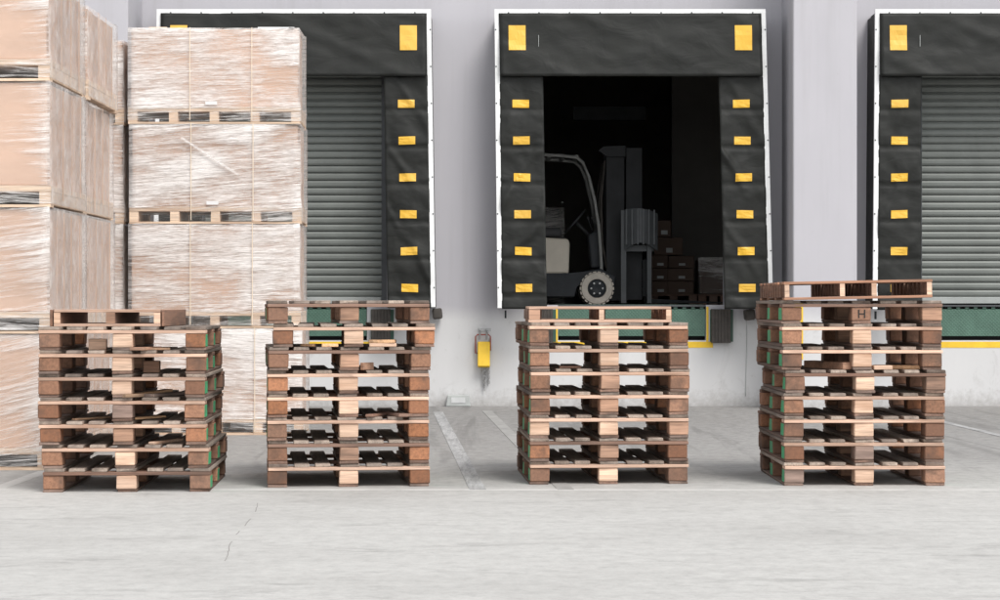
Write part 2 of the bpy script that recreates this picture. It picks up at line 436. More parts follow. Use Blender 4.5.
# ---- levellers and bumpers
for i, cx in enumerate(CX):
    t = empty('dock_leveller', (cx, WY, .72))
    tag(t, 'green checker plate dock leveller under the ' + DD[i], 'dock leveller', 'dock levellers')
    m = MB(); m.box(-.80, .80, .02, .035, .04, .335); m.bevel(.003)
    m.build('lip_plate', M['plate'], t)
    MB().box(-.80, .80, .15, .29, 0, .345).build('pit_frame', M['dark'], t)
    m = MB()
    for k in range(17):
        x = -.76 + k*.095; m.box(x-.02, x+.02, .015, .05, .337, .358)
    m.build('hinge', M['greenst'], t)
    MB().box(-.80, .80, .0, .30, .360, .379).bevel(.003).build('front_edge', M['guard'], t)
    MB().box(-.80, .80, .304, 1.4, .3815, .3855).build('deck_plate', M['greenst'], t)
    for s in (-1, 1):
        x = cx + s*.962
        b = empty('dock_bumper', (x, WY, .68))
        tag(b, ('ribbed black rubber bumper, %s end of the ' % ('left' if s < 0 else 'right')) + ['left dock behind the pallet stack', 'open forklift dock', 'right hand shuttered dock'][i], 'dock bumper', 'dock bumpers')
        m = MB()
        for k in range(6): m.box(-.105+k*.0345, -.105+k*.0345+.0335, -.11, -.0215, .008, .375)
        m.bevel(.003).build('rubber_block', M['rubber'], b)
        MB().box(-.115, .135, -.02, -.001, .0+.02, .37).build('back_plate', M['greenst'], b)

# ---- shelters
SY = 23.1
def fbm(x, z, s, seed): return noise.noise(Vector((x*s, z*s, seed)))
def slab_grid(TL, TR, BR, BL, th, nx, nz, disp=None, off=0.0):
    """closed slab; corners are (x,z) on the plane y=0; front bulges toward -y by disp(x,z)"""
    m = MB(); F = []; B = []
    for k in range(nz+1):
        v = k/nz; rf = []; rb = []
        for i in range(nx+1):
            u = i/nx
            x = (TL[0]*(1-u)+TR[0]*u)*(1-v) + (BL[0]*(1-u)+BR[0]*u)*v
            z = (TL[1]*(1-u)+TR[1]*u)*(1-v) + (BL[1]*(1-u)+BR[1]*u)*v
            d = disp(x, z) if disp else 0
            rf.append(m.bm.verts.new((x, -th-d-off, z))); rb.append(m.bm.verts.new((x, -d*.9-off, z)))
        F.append(rf); B.append(rb)
    for k in range(nz):
        for i in range(nx):
            m.bm.faces.new([F[k][i], F[k][i+1], F[k+1][i+1], F[k+1][i]])
            m.bm.faces.new([B[k][i], B[k+1][i], B[k+1][i+1], B[k][i+1]])
    for k in range(nz):
        m.bm.faces.new([F[k][0], F[k+1][0], B[k+1][0], B[k][0]]); m.bm.faces.new([F[k][nx], B[k][nx], B[k+1][nx], F[k+1][nx]])
    for i in range(nx):
        m.bm.faces.new([F[0][i], B[0][i], B[0][i+1], F[0][i+1]]); m.bm.faces.new([F[nz][i], F[nz][i+1], B[nz][i+1], B[nz][i]])
    return m
def shelter(idx, xtl, xtr, xbl, xbr, itl, itr, ibl, ibr, yb, skip=()):
    X = lambda p: PX(p, SY); Z = lambda p: PZ(p, SY)
    cx = X((xtl+xtr)/2)
    t = empty('dock_shelter', (cx, SY, FL))
    lab = ['black dock shelter with white frame round the grey shutter, partly behind the wrapped loads',
           'black dock shelter with white frame round the open doorway with the forklift',
           'black dock shelter with white frame cut off by the right picture edge'][idx]
    tag(t, lab, 'dock shelter', 'dock shelters')
    O = lambda p: (X(p[0])-cx, Z(p[1])-FL)
    ty = 9.5; fw = 4.6
    lx = lambda y: xtl+(xbl-xtl)*(y-ty)/(309-ty)
    rx = lambda y: xtr+(xbr-xtr)*(y-ty)/(309-ty)
    # white frame: three butted bars
    m = MB()
    def bar(c4, y0, y1): m.prism([O(p) for p in c4], 'y', y0, y1)
    bar([(xtl, ty), (xtr, ty), (rx(14), 14), (lx(14), 14)], -.02, .02)
    bar([(lx(14.1), 14.1), (lx(14.1)+fw, 14.1), (xbl+fw, yb), (xbl, yb)], -.02, .02)
    bar([(rx(14.1)-fw, 14.1), (rx(14.1), 14.1), (xbr, yb), (xbr-fw, yb)], -.02, .02)
    fr = m.build('frame', M['white'], t)
    for k in range(9):
        p = O((xtl+14+k*30.5, ty+3.6)); MB().lathe([(.0, -.025), (.008, -.024), (.008, -.018), (0, -.018)], (p[0], 0, p[1]), 'y', 8).build('bolt', M['guard'], fr)
    for k in range(8):
        y = 30+k*36.8
        if y > yb-5: continue
        for q in (lx(y)+1.0, rx(y)-1.0):
            p = O((q, y)); MB().lathe([(.0, -.025), (.008, -.024), (.008, -.018), (0, -.018)], (p[0], 0, p[1]), 'y', 8).build('bolt', M['guard'], fr)
    # outer side and top walls back to the building wall
    for f_, sgn in ((lx, 1), (rx, -1)):
        a = O((f_(14)+sgn*.6, 14)); b = O((f_(yb)+sgn*.6, yb)); th = .03*sgn
        MB().prism([a, (a[0]+th, a[1]), (b[0]+th, b[1]), b], 'y', .022, .498).build('side_panel', M['vinyl'], t)
    a = O((xtl+4, 10.3)); b = O((xtr-4, 10.3))
    MB().box(a[0], b[0], .022, .498, a[1]-.03, a[1]).build('top_panel', M['vinyl'], t)
    # curtains
    def dh(x, z):                                   # head curtain: hangs, bulges out toward its lower edge, a few soft folds
        v = (O((0, 14))[1]-z)/.67
        return .05*max(v, 0)**1.4 + .020*fbm(x, z*1.4, 2.2, 3.3+idx) + .010*fbm(x, z*1.6, 6, 1.7+idx) + .004*fbm(x, z, 16, 2.7+idx) + .01*max(0, math.sin(x*4+z*9+idx))**6
    m = slab_grid(O((xtl+fw-.3, 13.8)), O((xtr-fw+.3, 13.8)), O((rx(77)-fw-.5, 77)), O((lx(77)+fw+.5, 77)), .02, 60, 20, dh)
    hc = m.build('head_curtain', M['vinyl'], t, (0, -.012, 0), smooth=True)
    def patch_on(par, c4, disp, nm, yo):
        slab_grid(*[O(p) for p in c4], .004, 6, 5, disp, yo).build(nm, M['patch'], par, (0, 0, 0), smooth=False)
    for q0 in (xtl+14.0, xtr-31):
        patch_on(hc, [(q0, 26), (q0+17, 26), (q0+17.2, 51), (q0+.2, 51)], dh, 'large_patch', .0215)
    for s, (ot, ob, it, ib) in ((-1, (lx(75)+fw-.3, xbl+fw-.3, itl, ibl)), (1, (rx(75)-fw+.3, xbr-fw+.3, itr, ibr))):
        def dc(x, z, s=s):
            zz = z/.397
            crease = math.exp(-((((zz+.28) % 1)-.5)/.055)**2)
            e = .03*fbm(x*1.2, z, 3.0, 9.1+s+idx)
            diag = max(0, math.sin(7*(z*1.2+s*x*1.7)+2*fbm(x, z, 2, 4+s)+idx))**5
            return .035 - .018*crease + e*.9 + .024*diag*(.5+fbm(x, z, 1.5, 6+idx)) + .010*fbm(x, z, 8, 2.2+idx) + .005*fbm(x, z*2, 18, 7+idx)
        c = [(ot, 75), (it, 75), (ib, yb+1), (ob, yb+1)] if s < 0 else [(it, 75), (ot, 75), (ob, yb+1), (ib, yb+1)]
        sc_ = slab_grid(*[O(p) for p in c], .03, 20, 90, dc).build('side_curtain', M['vinyl'], t, (0, .045, 0), smooth=True)
        for k in range(6):
            y = 100 + k*36.8
            if y > yb-6: continue
            f = (y-100)/184.
            mid = (ot+(ob-ot)*f + it+(ib-it)*f)/2 + (-.5 if s < 0 else .5)
            q0 = mid-8.3; j = rnd.uniform(-.35, .35)
            patch_on(sc_, [(q0, y+j), (q0+16.6, y-j), (q0+16.6, y+8-j), (q0, y+8+j)], dc, 'marker_patch', .0315)
            bpy.context.view_layer.update()
    for f_ in ((xbr+1,) if idx == 0 else (xbr-20,) if idx == 1 else ()):
        p = O((f_, yb+1)); MB().box(p[0]-.05, p[0]+.05, .2, .47, p[1]-.12, p[1]-.004, Matrix.Rotation(R(-6), 3, 'Y')).bevel(.02, 2).build('foot_pad', M['rubber'], t)
    p = O((xbl+8, yb+2)); MB().box(p[0]-.01, p[0]+.01, .3, .33, p[1]-.09, p[1]-.004).build('bracket', M['chassis'], t)
    p = O((xtl+44, 36)); MB().box(p[0]-.002, p[0]+.002, -.060, -.057, p[1]-.12, p[1]).build('loose_thread', M['greybox'], t) if idx else None
    return t
shelter(0, 157, 431, 153, 435.5, 204, 384, 201, 387.5, 307)
shelter(1, 494.5, 765.3, 497.6, 773, 543, 718.5, 547, 724.5, 308)
shelter(2, 875, 1146, 872.6, 1150, 921, 1099, 921, 1102, 309)

# ---- shutters in the closed docks
for i in (0, 2):
    cx = CX[i]; t = empty('roller_shutter', (cx, WY+.06, FL))
    tag(t, ['grey green roller shutter, closed, half hidden by the wrapped loads', 'closed grey roller shutter with pale bottom rail at the right picture edge'][i//2], 'roller shutter', 'roller shutters')
    m = MB(); z = .09; pts = []; ph = .0795
    while z < 2.75:
        pts += [(.030, z), (.004, z+.004), (-.004, z+.022), (-.004, z+.050), (.004, z+.068), (.030, z+.072)]
        z += ph
    A = [m.bm.verts.new((-.96, y, zz)) for y, zz in pts]; B = [m.bm.verts.new((.96, y, zz)) for y, zz in pts]
    for k in range(len(pts)-1): m.bm.faces.new([A[k], B[k], B[k+1], A[k+1]])
    m.build('slat_curtain', M['shut'], t)
    MB().box(-.96, .96, -.012, .035, .012, .088).bevel(.006).build('bottom_rail', M['shutl'], t)
    for s in (-1, 1): MB().box(s*.99-.03, s*.99+.028, -.03, .06, .002, 2.51).build('guide_rail', M['guard'], t)

# ---- small fittings on the wall
WF = WY
t = empty('wheel_chock', (PX(484, WF), WF, PZ(369, WF)))
tag(t, 'yellow wheel chock hanging on a red bracket with chain on the wall', 'wheel chock')
O = lambda px, py: (PX(px, WF)-t.location.x, PZ(py, WF)-t.location.z)
x0, z1 = O(477.8, 341.5); x1, z0 = O(490, 367.5)
m = MB(); m.prism([(-.03, z0), (-.15, z0+.02), (-.06, z1), (-.03, z1)], 'x', x0, x1); m.bevel(.008, 2).build('chock_body', M['yellow'], t)
a = O(475.6, 353); b = O(475.6, 334.5); c = O(490.4, 334.5); d = O(490.4, 350)
MB().tube([(a[0]+.03, -.02, a[1]), (a[0], -.05, a[1]), (b[0], -.06, b[1]-.02), (b[0]+.02, -.06, b[1]), (c[0]-.02, -.06, c[1]), (c[0], -.06, c[1]-.02), (d[0], -.05, d[1]), (d[0], -.002, d[1])], .0075, 8).build('bracket', M['redpipe'], t, smooth=True)
m = MB()
for q in (479.6, 486.5):
    p = O(q, 330); m.tube([(p[0], -.002, p[1]), (p[0], -.06, p[1]), (p[0]+.005, -.075, p[1]-.03), (p[0], -.06, p[1]-.10)], .011, 8)
p = O(478, 330); q = O(491, 330); m.box(p[0], q[0]+.0, -.012, -.0015, p[1]-.015, p[1]+.02)
m.build('hook', M['metal'], t)
m = MB()
def chain(m, pts):
    for i, p in enumerate(pts):
        p = Vector(p); ax = (i % 2)
        ring = []
        for k in range(10):
            a = 2*math.pi*k/10; u, v = .009*math.cos(a), .018*math.sin(a)
            ring.append(p + (Vector((u, 0, v)) if ax else Vector((0, u, v))))
        m.tube(ring, .0035, 5, closed=True)
for (px0, y0, y1) in ((482, 368, 389), (484, 368, 386), (486, 368, 384), (488, 368, 384), (489, 340, 382)):
    p0, p1 = O(px0, y0), O(484.5 if px0 < 487 else px0, y1); n = int(abs(p1[1]-p0[1])/.026)
    chain(m, [(p0[0]+(p1[0]-p0[0])*k/n, -.03-.006*(px0 % 3), p0[1]+(p1[1]-p0[1])*k/n) for k in range(n+1)])
m.build('chain', M['metal'], t)
for nm, px in (('grey floor box with white panel against the wall below the wheel chock', 458.5), ('grey floor box against the wall behind the right hand pallet stack', 820)):
    t = empty('floor_box', (PX(px, WF), WF-.13, 0)); tag(t, nm, 'floor box', 'floor boxes along the wall')
    m = MB(); m.prism([(-.135, .002), (.135, .002), (.115, .125), (-.115, .125)], 'y', 0, .125); m.bevel(.008, 2).build('housing', M['greybox'], t)
    MB().box(-.075, .075, -.006, -.0005, .04, .10).build('panel', M['dullp'], t)
m = MB(); pts = [(PX(746+.5*math.sin(y*.06), WF), WF-.012, PZ(y, WF)) for y in range(312, 399, 6)]
tag(m.tube(pts, .003, 6).build('wall_cable', M['greybox'], smooth=True), 'thin grey cable running down the wall below the forklift dock corner', 'cable')

# ------------------------------------------------------------------ forklift in the doorway
FY = 25.2
def FX(px): return PX(px, FY)
fk = empty('forklift', (FX(597), FY, FL)); tag(fk, 'small dark forklift with beige cover and tall mast standing in the open doorway', 'forklift')
fx = lambda px: PX(px, FY)-fk.location.x
fz = lambda py: PZ(py, FY)-FL
def wheel(x, y, r, wd, parent=fk):
    m = MB(); prof = [(r*.58, 0), (r*.58, wd), (r*.93, wd), (r, wd*.82), (r, wd*.18), (r*.93, 0)]
    wt = MB().lathe([(0, .02), (r*.3, .012), (r*.55, .03), (r*.55, wd-.02), (0, wd-.02)], (0, 0, 0), 'y', 24).build('wheel', M['chassis'], parent, (x, y, r))
    m.lathe(prof, (0, 0, 0), 'y', 30)
    for k in range(22):
        a = 2*math.pi*k/22
        m.box(-.012, .012, wd*.05, wd*.95, r-.006, r+.008) if False else None
        c = Vector((math.cos(a)*(r+.001), wd/2, math.sin(a)*(r+.001)))
        rot = Matrix.Rotation(-a, 3, 'Y')
        m.box(c.x-.008, c.x+.008, wd*.04, wd*.96, c.z-.017, c.z+.017, rot)
    m.build('tyre', M['tyre'], wt)
    m = MB()
    for k in range(6):
        a = 2*math.pi*k/6; m.lathe([(0, -.004), (.012, -.002), (.012, .02), (0, .02)], (math.cos(a)*r*.35, .01, math.sin(a)*r*.35), 'y', 6)
    m.build('wheel_nut', M['metal'], wt)
wheel(0, 0, .19, .17); wheel(0, .83, .19, .17); wheel(-1.12, .05, .17, .14); wheel(-1.12, .81, .17, .14)
m = MB(); m.prism([(-1.55, .12), (-1.38, .09), (-.26, .09), (-.24, .22), (-.13, .30), (.13, .30), (.2, .16), (.22, .33), (.05, .42), (-.2, .38), (-.3, .36), (-1.55, .36)], 'y', .06, .94); m.bevel(.012).build('chassis', M['chassis'], fk)
m = MB(); m.prism([(-.90, .362), (fx(569), .362), (fx(570), .72), (fx(568), .77), (-.90, .80)], 'y', .09, .91); m.bevel(.025, 2).build('battery_cover', M['beige'], fk)
m = MB(); m.prism([(-1.62, .14), (-1.45, .12), (-.92, .37), (-.92, .86), (-1.35, .84), (-1.60, .70)], 'y', .06, .94); m.bevel(.03, 2).build('counterweight', M['chassis'], fk)
st = MB(); st.prism([(-.88, .80), (-.40, .79), (-.40, .90), (-.88, .92)], 'y', .27, .73); st.prism([(-.90, .922), (-.76, .922), (-.86, 1.38), (-.96, 1.38)], 'y', .27, .73); st.bevel(.03, 2).build('seat', M['seat'], fk)
ds = MB().prism([(-.06, .43), (.10, .43), (.02, .88), (-.10, .82)], 'y', .2, .8).bevel(.02, 2).build('dashboard', M['chassis'], fk)
m = MB(); cpt = Vector((-.24, .38, .98)); ax = Vector((-.75, 0, .66)).normalized(); u = Vector((0, 1, 0)); v = ax.cross(u)
m.tube([cpt + .17*(u*math.cos(2*math.pi*k/20)+v*math.sin(2*math.pi*k/20)) for k in range(20)], .014, 8, closed=True)
m.tube([cpt+u*.16, cpt, cpt-u*.16], .01, 6); m.tube([cpt, (-.08, .38, .82)], .02, 8)
m.build('steering_wheel', M['seat'], fk, smooth=True)
# overhead guard
gpts = [(fx(602), fz(272)), (fx(601), fz(250)), (fx(599), fz(225)), (fx(595), fz(200)), (fx(589), fz(176)), (fx(583), fz(162)), (fx(577), fz(157)), (fx(560), fz(155)), (fx(540), fz(154)), (-1.18, fz(156)), (-1.26, fz(170)), (-1.32, .85)]
m = MB()
for y in (.10, .90): m.tube([(x, y, z) for x, z in gpts], .019, 8)
for x in [fx(577)-k*.16 for k in range(7)]: m.box(x-.02, x+.02, .10, .90, fz(155.5)-.012, fz(155.5)+.012)
m.box(-.40, -.385, .3, .7, 1.2, 1.21)
m.build('overhead_guard', M['tube'], fk)
# mast
m = MB()
a0, a1, b0, b1 = fx(607), fx(625), fx(627), fx(643)
for y in (.16, .78):
    m.box(a0, a1, y, y+.02, .05, fz(151)); m.box(a0, a0+.025, y+.021, y+.07, .05, fz(151)); m.box(a1-.025, a1, y+.021, y+.07, .05, fz(151))
    m.box(b0, b1, y+.008, y+.026, .06, fz(147)); m.box(b0, b0+.02, y+.027, y+.07, .06, fz(147)); m.box(b1-.02, b1, y+.027, y+.07, .06, fz(147))
m.box(a0+.03, a1-.03, .182, .778, fz(158), fz(152)); m.box(a0+.03, a1-.03, .182, .778, .30, .38); m.box(b0+.03, b1-.03, .19, .778, fz(152), fz(148))
m.build('mast', M['mast'], fk)
m = MB(); m.prism([(fx(599), fz(150)), (fx(604), fz(146)), (fx(626), fz(145)), (fx(626), fz(156)), (fx(607), fz(156))], 'y', .10, .158); m.build('mast_head', M['mast'], fk)
m = MB()
for y in (.36, .56): m.tube([(a0+.1, y, .1), (a0+.1, y, fz(165))], .035, 10)
m.build('lift_cylinder', M['guard'], fk)
m = MB()
for y in (.30, .47, .64): m.box(b0+.06, b0+.07, y, y+.02, .4, fz(155))
m.build('lift_chain', M['chassis'], fk)
m = MB()
for k, y in enumerate((.14, .26, .70)):
    m.tube([(a0-.02, y, fz(160)), (a0-.06-.02*k, y, fz(200)), (a0-.05, y+.02, fz(240)), (a0+.0, y, fz(268))], .012, 6)
m.build('hydraulic_hose', M['rubber'], fk, smooth=True)
m = MB()
for k in range(3): m.tube([(-.02+.05*k, .62, .86), (-.08+.05*k, .60, 1.02)], .009, 6); m.box(-.095+.05*k, -.065+.05*k, .585, .615, 1.02, 1.05)
m.build('control_lever', M['seat'], fk)
m = MB(); m.box(.54, .59, .12, .88, .10, .20); m.box(.54, .59, .12, .88, .42, .52)
for y in (.12, .84): m.box(.54, .59, y, y+.04, .2, .42)
m.build('carriage', M['mast'], fk)
for y in (.2, .7):
    MB().prism([(.592, .55), (.635, .55), (.635, .07), (1.54, .03), (1.54, .02), (.592, .02)], 'y', y, y+.1).build('fork', M['mast'], fk)
# curved ribbed clamp shield on its post, facing the yard
sh = MB(); xa, xb = fx(624), fx(657); zt, zb = fz(209), fz(251); N = 24; F = []
for j in range(2):
    row = []
    for i in range(N+1):
        u = i/N; x = xa+(xb-xa)*u; y = -.10 - .10*math.sin(math.pi*min(1, u*.9+.05)) + j*.02
        zt_ = zt - .06*(u-.3)**2*2; zb_ = zb + .09*math.sin(math.pi*min(1, u+.02))
        row.append((sh.bm.verts.new((x, y, zb_)), sh.bm.verts.new((x, y, zt_))))
    F.append(row)
for j in range(2):
    for i in range(N): sh.bm.faces.new([F[j][i][0], F[j][i+1][0], F[j][i+1][1], F[j][i][1]])
for i in range(N):
    for e in (0, 1): sh.bm.faces.new([F[0][i][e], F[0][i+1][e], F[1][i+1][e], F[1][i][e]])
for i in (0, N): sh.bm.faces.new([F[0][i][0], F[0][i][1], F[1][i][1], F[1][i][0]])
for k in range(6):
    u = (k+.3)/6; x = xa+(xb-xa)*u; y = -.10-.10*math.sin(math.pi*min(1, u*.9+.05))
    sh.box(x-.010, x+.010, y-.03, y-.001, zb+.07, zt-.015)
cl = sh.build('clamp_shield', M['guard'], fk)
m = MB(); m.box(xa-.04, xa+.02, -.099, -.05, .02, zt-.02); m.box(xa-.02, xb-.04, -.05, -.01, .62, .69); m.box(xa-.02, xa+.2, -.0095, .21, .62, .69); m.box(xb-.12, xb-.07, -.09, -.052, .02, .9)
m.build('clamp_post', M['guard'], fk)

# ------------------------------------------------------------------ pallet loads inside
def simple_pallet(name, loc, wd, dp, mat, lab, h=.13, grp=None):
    t = empty(name, loc); tag(t, lab, 'pallet', grp)
    for k in range(5):
        y = k*(dp-.1)/4; MB().box(0, wd, y, y+.1, h-.02, h).build('deck_board', mat, t)
    for k in range(3):
        x = k*(wd-.1)/2; MB().box(x, x+.1, 0, dp, .0, h-.021).build('runner', mat, t)
    return t
IY = 27.0
def ix(px): return PX(px, IY)
simple_pallet('pallet', (ix(650), IY, FL), ix(697)-ix(650), .7, M['bott'], 'dark wooden pallet under brown cartons inside the doorway')
SZ = [(652, 668, 283, 296), (668.7, 694, 283, 296), (652, 668, 270, 282.6), (668.7, 694, 270, 282.6), (652, 668, 257, 269.6), (668.7, 694, 257.5, 269.6), (655, 683, 239, 256.6), (656, 671, 222, 238.6)]
SZ = [(a+rnd.uniform(-.7, .7), b+rnd.uniform(-.3, .3), c, d) for a, b, c, d in SZ]
wrd = ['front row left carton at the bottom', 'front row wide carton at the bottom', 'left carton in the second layer', 'wide carton in the second layer', 'left carton in the third layer', 'wide carton in the third layer', 'carton on the fourth layer', 'small carton on top']
for (a, b, c, d), wl in zip(SZ, wrd):
    x0, x1 = ix(a), ix(b); zb = PZ(d, IY); zt = PZ(c, IY); dz = .13 + FL - PZ(296, IY)
    t = empty('carton', ((x0+x1)/2, IY+.02, zb+dz)); tag(t, 'brown cardboard carton, %s of the stack inside the doorway' % wl, 'carton', 'cartons stacked inside the doorway')
    hw = (x1-x0)/2; t.rotation_euler.z = R(rnd.uniform(-3, 3))
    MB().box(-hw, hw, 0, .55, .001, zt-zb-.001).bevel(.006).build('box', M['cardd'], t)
    MB().box(-.03, .05, -.003, -.0005, .03, (zt-zb)*.4).build('paper_label', M['greybox'], t)
simple_pallet('pallet', (ix(699), IY+.1, FL), .38, .7, M['bott'], 'dark wooden pallet under the film wrapped drums inside the doorway, right side')
t = empty('wrapped_bundle', (ix(699), IY+.12, FL+.131)); tag(t, 'film wrapped bundle on a pallet at the right of the doorway', 'bundle')
hgt = PZ(258, IY)-FL-.131
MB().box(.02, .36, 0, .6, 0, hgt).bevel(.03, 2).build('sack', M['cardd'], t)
m = slab_grid((.0, hgt+.01), (.38, hgt+.01), (.38, .01), (.0, .01), .004, 14, 24, lambda x, z: .02+.02*fbm(x, z, 9, 5)); m.build('film', M['filmf'], t)
t = empty('wrapped_bundle', (-.05, 27.6, FL)); tag(t, 'tall film wrapped bundle standing behind the forklift seat', 'bundle')
MB().box(0, .85, 0, .7, 0, 1.22).bevel(.03, 2).build('sack', M['chassis'], t)
slab_grid((-.02, 1.24), (.87, 1.24), (.87, .01), (-.02, .01), .004, 20, 26, lambda x, z: .02+.03*fbm(x, z, 7, 8)).build('film', M['filml'], t)

# ------------------------------------------------------------------ wrapped pallet loads
def wrapped_load(loc, wd, dp, h, rz, lab, grp, dense=True, nslab=1, nblk=5, straps=(), foot=.146):
    """front bottom right corner sits at loc; body extends to -x and +y"""
    t = empty('wrapped_load', loc, rz); tag(t, lab, 'wrapped load', grp)
    pal = MB()
    bw = .078; zt = foot
    pb = empty('pallet_base'); pb.parent = t
    MB().box(-wd, 0, 0, dp, zt-.042, zt).bevel(.003).build('deck', M['loadwood'], pb)
    for k in range(nblk):
        x = -wd + k*(wd-bw)/(nblk-1)
        MB().box(x+.001, x+bw-.001, .004, dp-.004, .0185, zt-.0425).build('bearer', M['loadwood'], pb)
    MB().box(-wd, 0, 0, .10, .0, .018).build('bottom_board', M['loadwood'], pb)
    MB().box(-wd, 0, dp-.10, dp, .0, .018).build('bottom_board', M['loadwood'], pb)
    ins = .022
    for k in range(nslab):
        y0 = ins + k*(dp-2*ins)/nslab; y1 = y0 + (dp-2*ins)/nslab - (.006 if nslab > 1 else 0)
        j = rnd.uniform(-.012, .004) if nslab > 1 else 0
        MB().box(-wd+ins, -ins+j, y0, y1, zt+.001, h-.004+rnd.uniform(-.006, 0)).bevel(.006).build('carton', M['card'], t)
    if nslab > 2:
        for k in range(1, nslab):
            y = ins + k*(dp-2*ins)/nslab + rnd.uniform(-.03, .03); wd_ = rnd.choice((.008, .012, .02))
            MB().box(.0165, .0185, y, y+wd_, rnd.uniform(.02, .12), h-rnd.uniform(.0, .05)).build('edge_strip', M['card'], t)
    # film: front / right / back / left shells, gently rumpled
    m = MB(); nz = 16; z0 = .025; z1 = h+.004
    seed = rnd.random()*50
    path = []
    corners = [(-wd-.004, -.004), (.004, -.004), (.004, dp+.004), (-wd-.004, dp+.004)]
    for i in range(4):
        a, b = Vector(corners[i]), Vector(corners[(i+1) % 4]); n = max(4, int((b-a).length/.07)); t_ = (b-a).normalized(); nm = Vector((t_.y, -t_.x))
        for k in range(n): path.append((a+(b-a)*k/n, nm, k == 0))
    rows = []
    for z in [z0, z0+.05, foot-.012, foot+.012]+[foot+.012+(z1-foot-.012)*q/(nz-3) for q in range(1, nz-2)]:
        r_ = []
        for p, nm, cor in path:
            d = 0 if cor else .009*noise.noise(Vector((p.x*2.5+seed, p.y*2.5, z*9)))+.004
            d = max(d, .001)
            if z > foot+.01: d -= .012*min(1, (z-foot)/.08)
            q = p+nm*d; r_.append(m.bm.verts.new((q.x, q.y, z)))
        rows.append(r_)
    n = len(path)
    # slot 0 for the faces along x (front/back), slot 1 for the sides
    for k in range(nz):
        for i in range(n):
            f = m.bm.faces.new([rows[k][i], rows[k][(i+1) % n], rows[k+1][(i+1) % n], rows[k+1][i]])
            f.material_index = (0 if rows[k][i].co.z > foot-.012 else 2) if abs(path[i][1].y) > .5 else 1
    # film folded a little way over the top
    tp = []
    for p, nm, cor in path:
        q = p - nm*.10*(1+.5*noise.noise(Vector((p.x*6, p.y*6, seed)))); tp.append(m.bm.verts.new((q.x, q.y, z1+.004+.012*abs(noise.noise(Vector((p.x*9, p.y*9, seed)))))))
    for i in range(n): m.bm.faces.new([rows[nz][i], rows[nz][(i+1) % n], tp[(i+1) % n], tp[i]])
    m.build('stretch_film', [M['film'] if dense else M['filmb' if loc[2] < 1 else 'filml'], M['films'], M['filmf']], t, smooth=True)
    for x in straps:
        MB().box(-wd*x-.0035, -wd*x+.0035, -.016, -.0145, .03, h+.006).build('strap', M['strap'], t)
    return t
# left tower: two loads deep, four high
zs = [0, .912, 1.757, 2.60]; hs_ = [.911, .844, .842, .70]
lay = ['bottom', 'second', 'third', 'top']
for k in range(4):
    wrapped_load((-3.01+rnd.uniform(-.008, .008), 14.5, zs[k]), 1.5, 1.26, hs_[k], R(rnd.uniform(-.25, .25)),
                 'film wrapped brown carton load, %s in the front column at left edge' % lay[k], 'wrapped loads at the left edge', False, 4, 4)
    wrapped_load((-3.01+rnd.uniform(-.02, .015), 15.80, zs[k]), 1.5, 1.24, hs_[k]-(.02 if k == 3 else 0), R(rnd.uniform(-.4, .4)),
                 'film wrapped carton load, %s in the rear column at left edge' % lay[k], 'wrapped loads at the left edge', False, 4, 4)
# wide tower in front of the left dock, and a narrow sight of its neighbour
zs2 = [0, .905, 1.79, 2.635]; hs2 = [.904, .884, .844, .81]
for k in range(4):
    t = wrapped_load((-1.69+(.0 if k else .02)+rnd.uniform(-.006, .006), 18.4, zs2[k]), 1.455, .72, hs2[k], R(1+rnd.uniform(-.2, .2)),
                 'wide load in dense white film, %s before the left shutter' % ['lowest', 'second from the ground', 'third from the ground', 'topmost'][k], 'wrapped loads in front of the left shutter', True, 2, 5, (.28, .64))
    if k in (2, 3):
        MB().box(-.80, -.70, -.019, -.0175, .16, .19).build('paper_label', M['paper'], t)
    if k == 2:
        rot = Matrix.Rotation(R(33), 3, 'Y'); MB().box(-1.06, -.48, -.02, -.0185, .56, .578, rot).build('loose_film', M['film'], t)
    if k == 3:
        MB().box(-1.28, -1.13, .02, .2, .811, .822).build('loose_board', M['loadwood'], t)
        MB().box(-.36, -.05, .02, .2, .811, .824).build('foam_sheet', M['paper'], t)
for k in range(4):
    wrapped_load((-3.205, 18.5, zs2[k]), 1.45, 1.1, hs2[k]-(.09 if k == 3 else 0), 0,
                 'film wrapped load, %s in the column between two towers' % ['lowest', 'second from the ground', 'third from the ground', 'topmost'][k], 'wrapped loads between the towers', True, 1, 5)

# ------------------------------------------------------------------ pallets
PW, PD, PH = .985, 1.2, .1415
ZB, ZK, ZS, ZD = .018, .083, .020, .0205
BX = [(0, .125), (PW/2-.06, PW/2+.06), (PW-.125, PW)]
BY = [(0, .14), (PD/2-.07, PD/2+.07), (PD-.14, PD)]
DKX = []; 
meshes = {}
def blockmesh(w_, green):
    k = ('blk', round(w_, 3), green, rnd.randrange(5))
    if k not in meshes:
        m = MB(); m.box(-w_/2, w_/2, -.07, .07, 0, ZK-.0006)
        for f in m.bm.faces:
            c = f.calc_center_median()
            if green and abs(c.x) > w_/2-.006 and c.x*green > 0: f.material_index = 1
        for v in m.bm.verts: v.co.x += rnd.uniform(-.005, .0)*(1 if v.co.x > 0 else -1); v.co.y += rnd.uniform(-.005, .0)*(1 if v.co.y > 0 else -1)
        m.bevel(.005); meshes[k] = m.mesh('block', [M['b'], M['green']])
    return meshes[k]
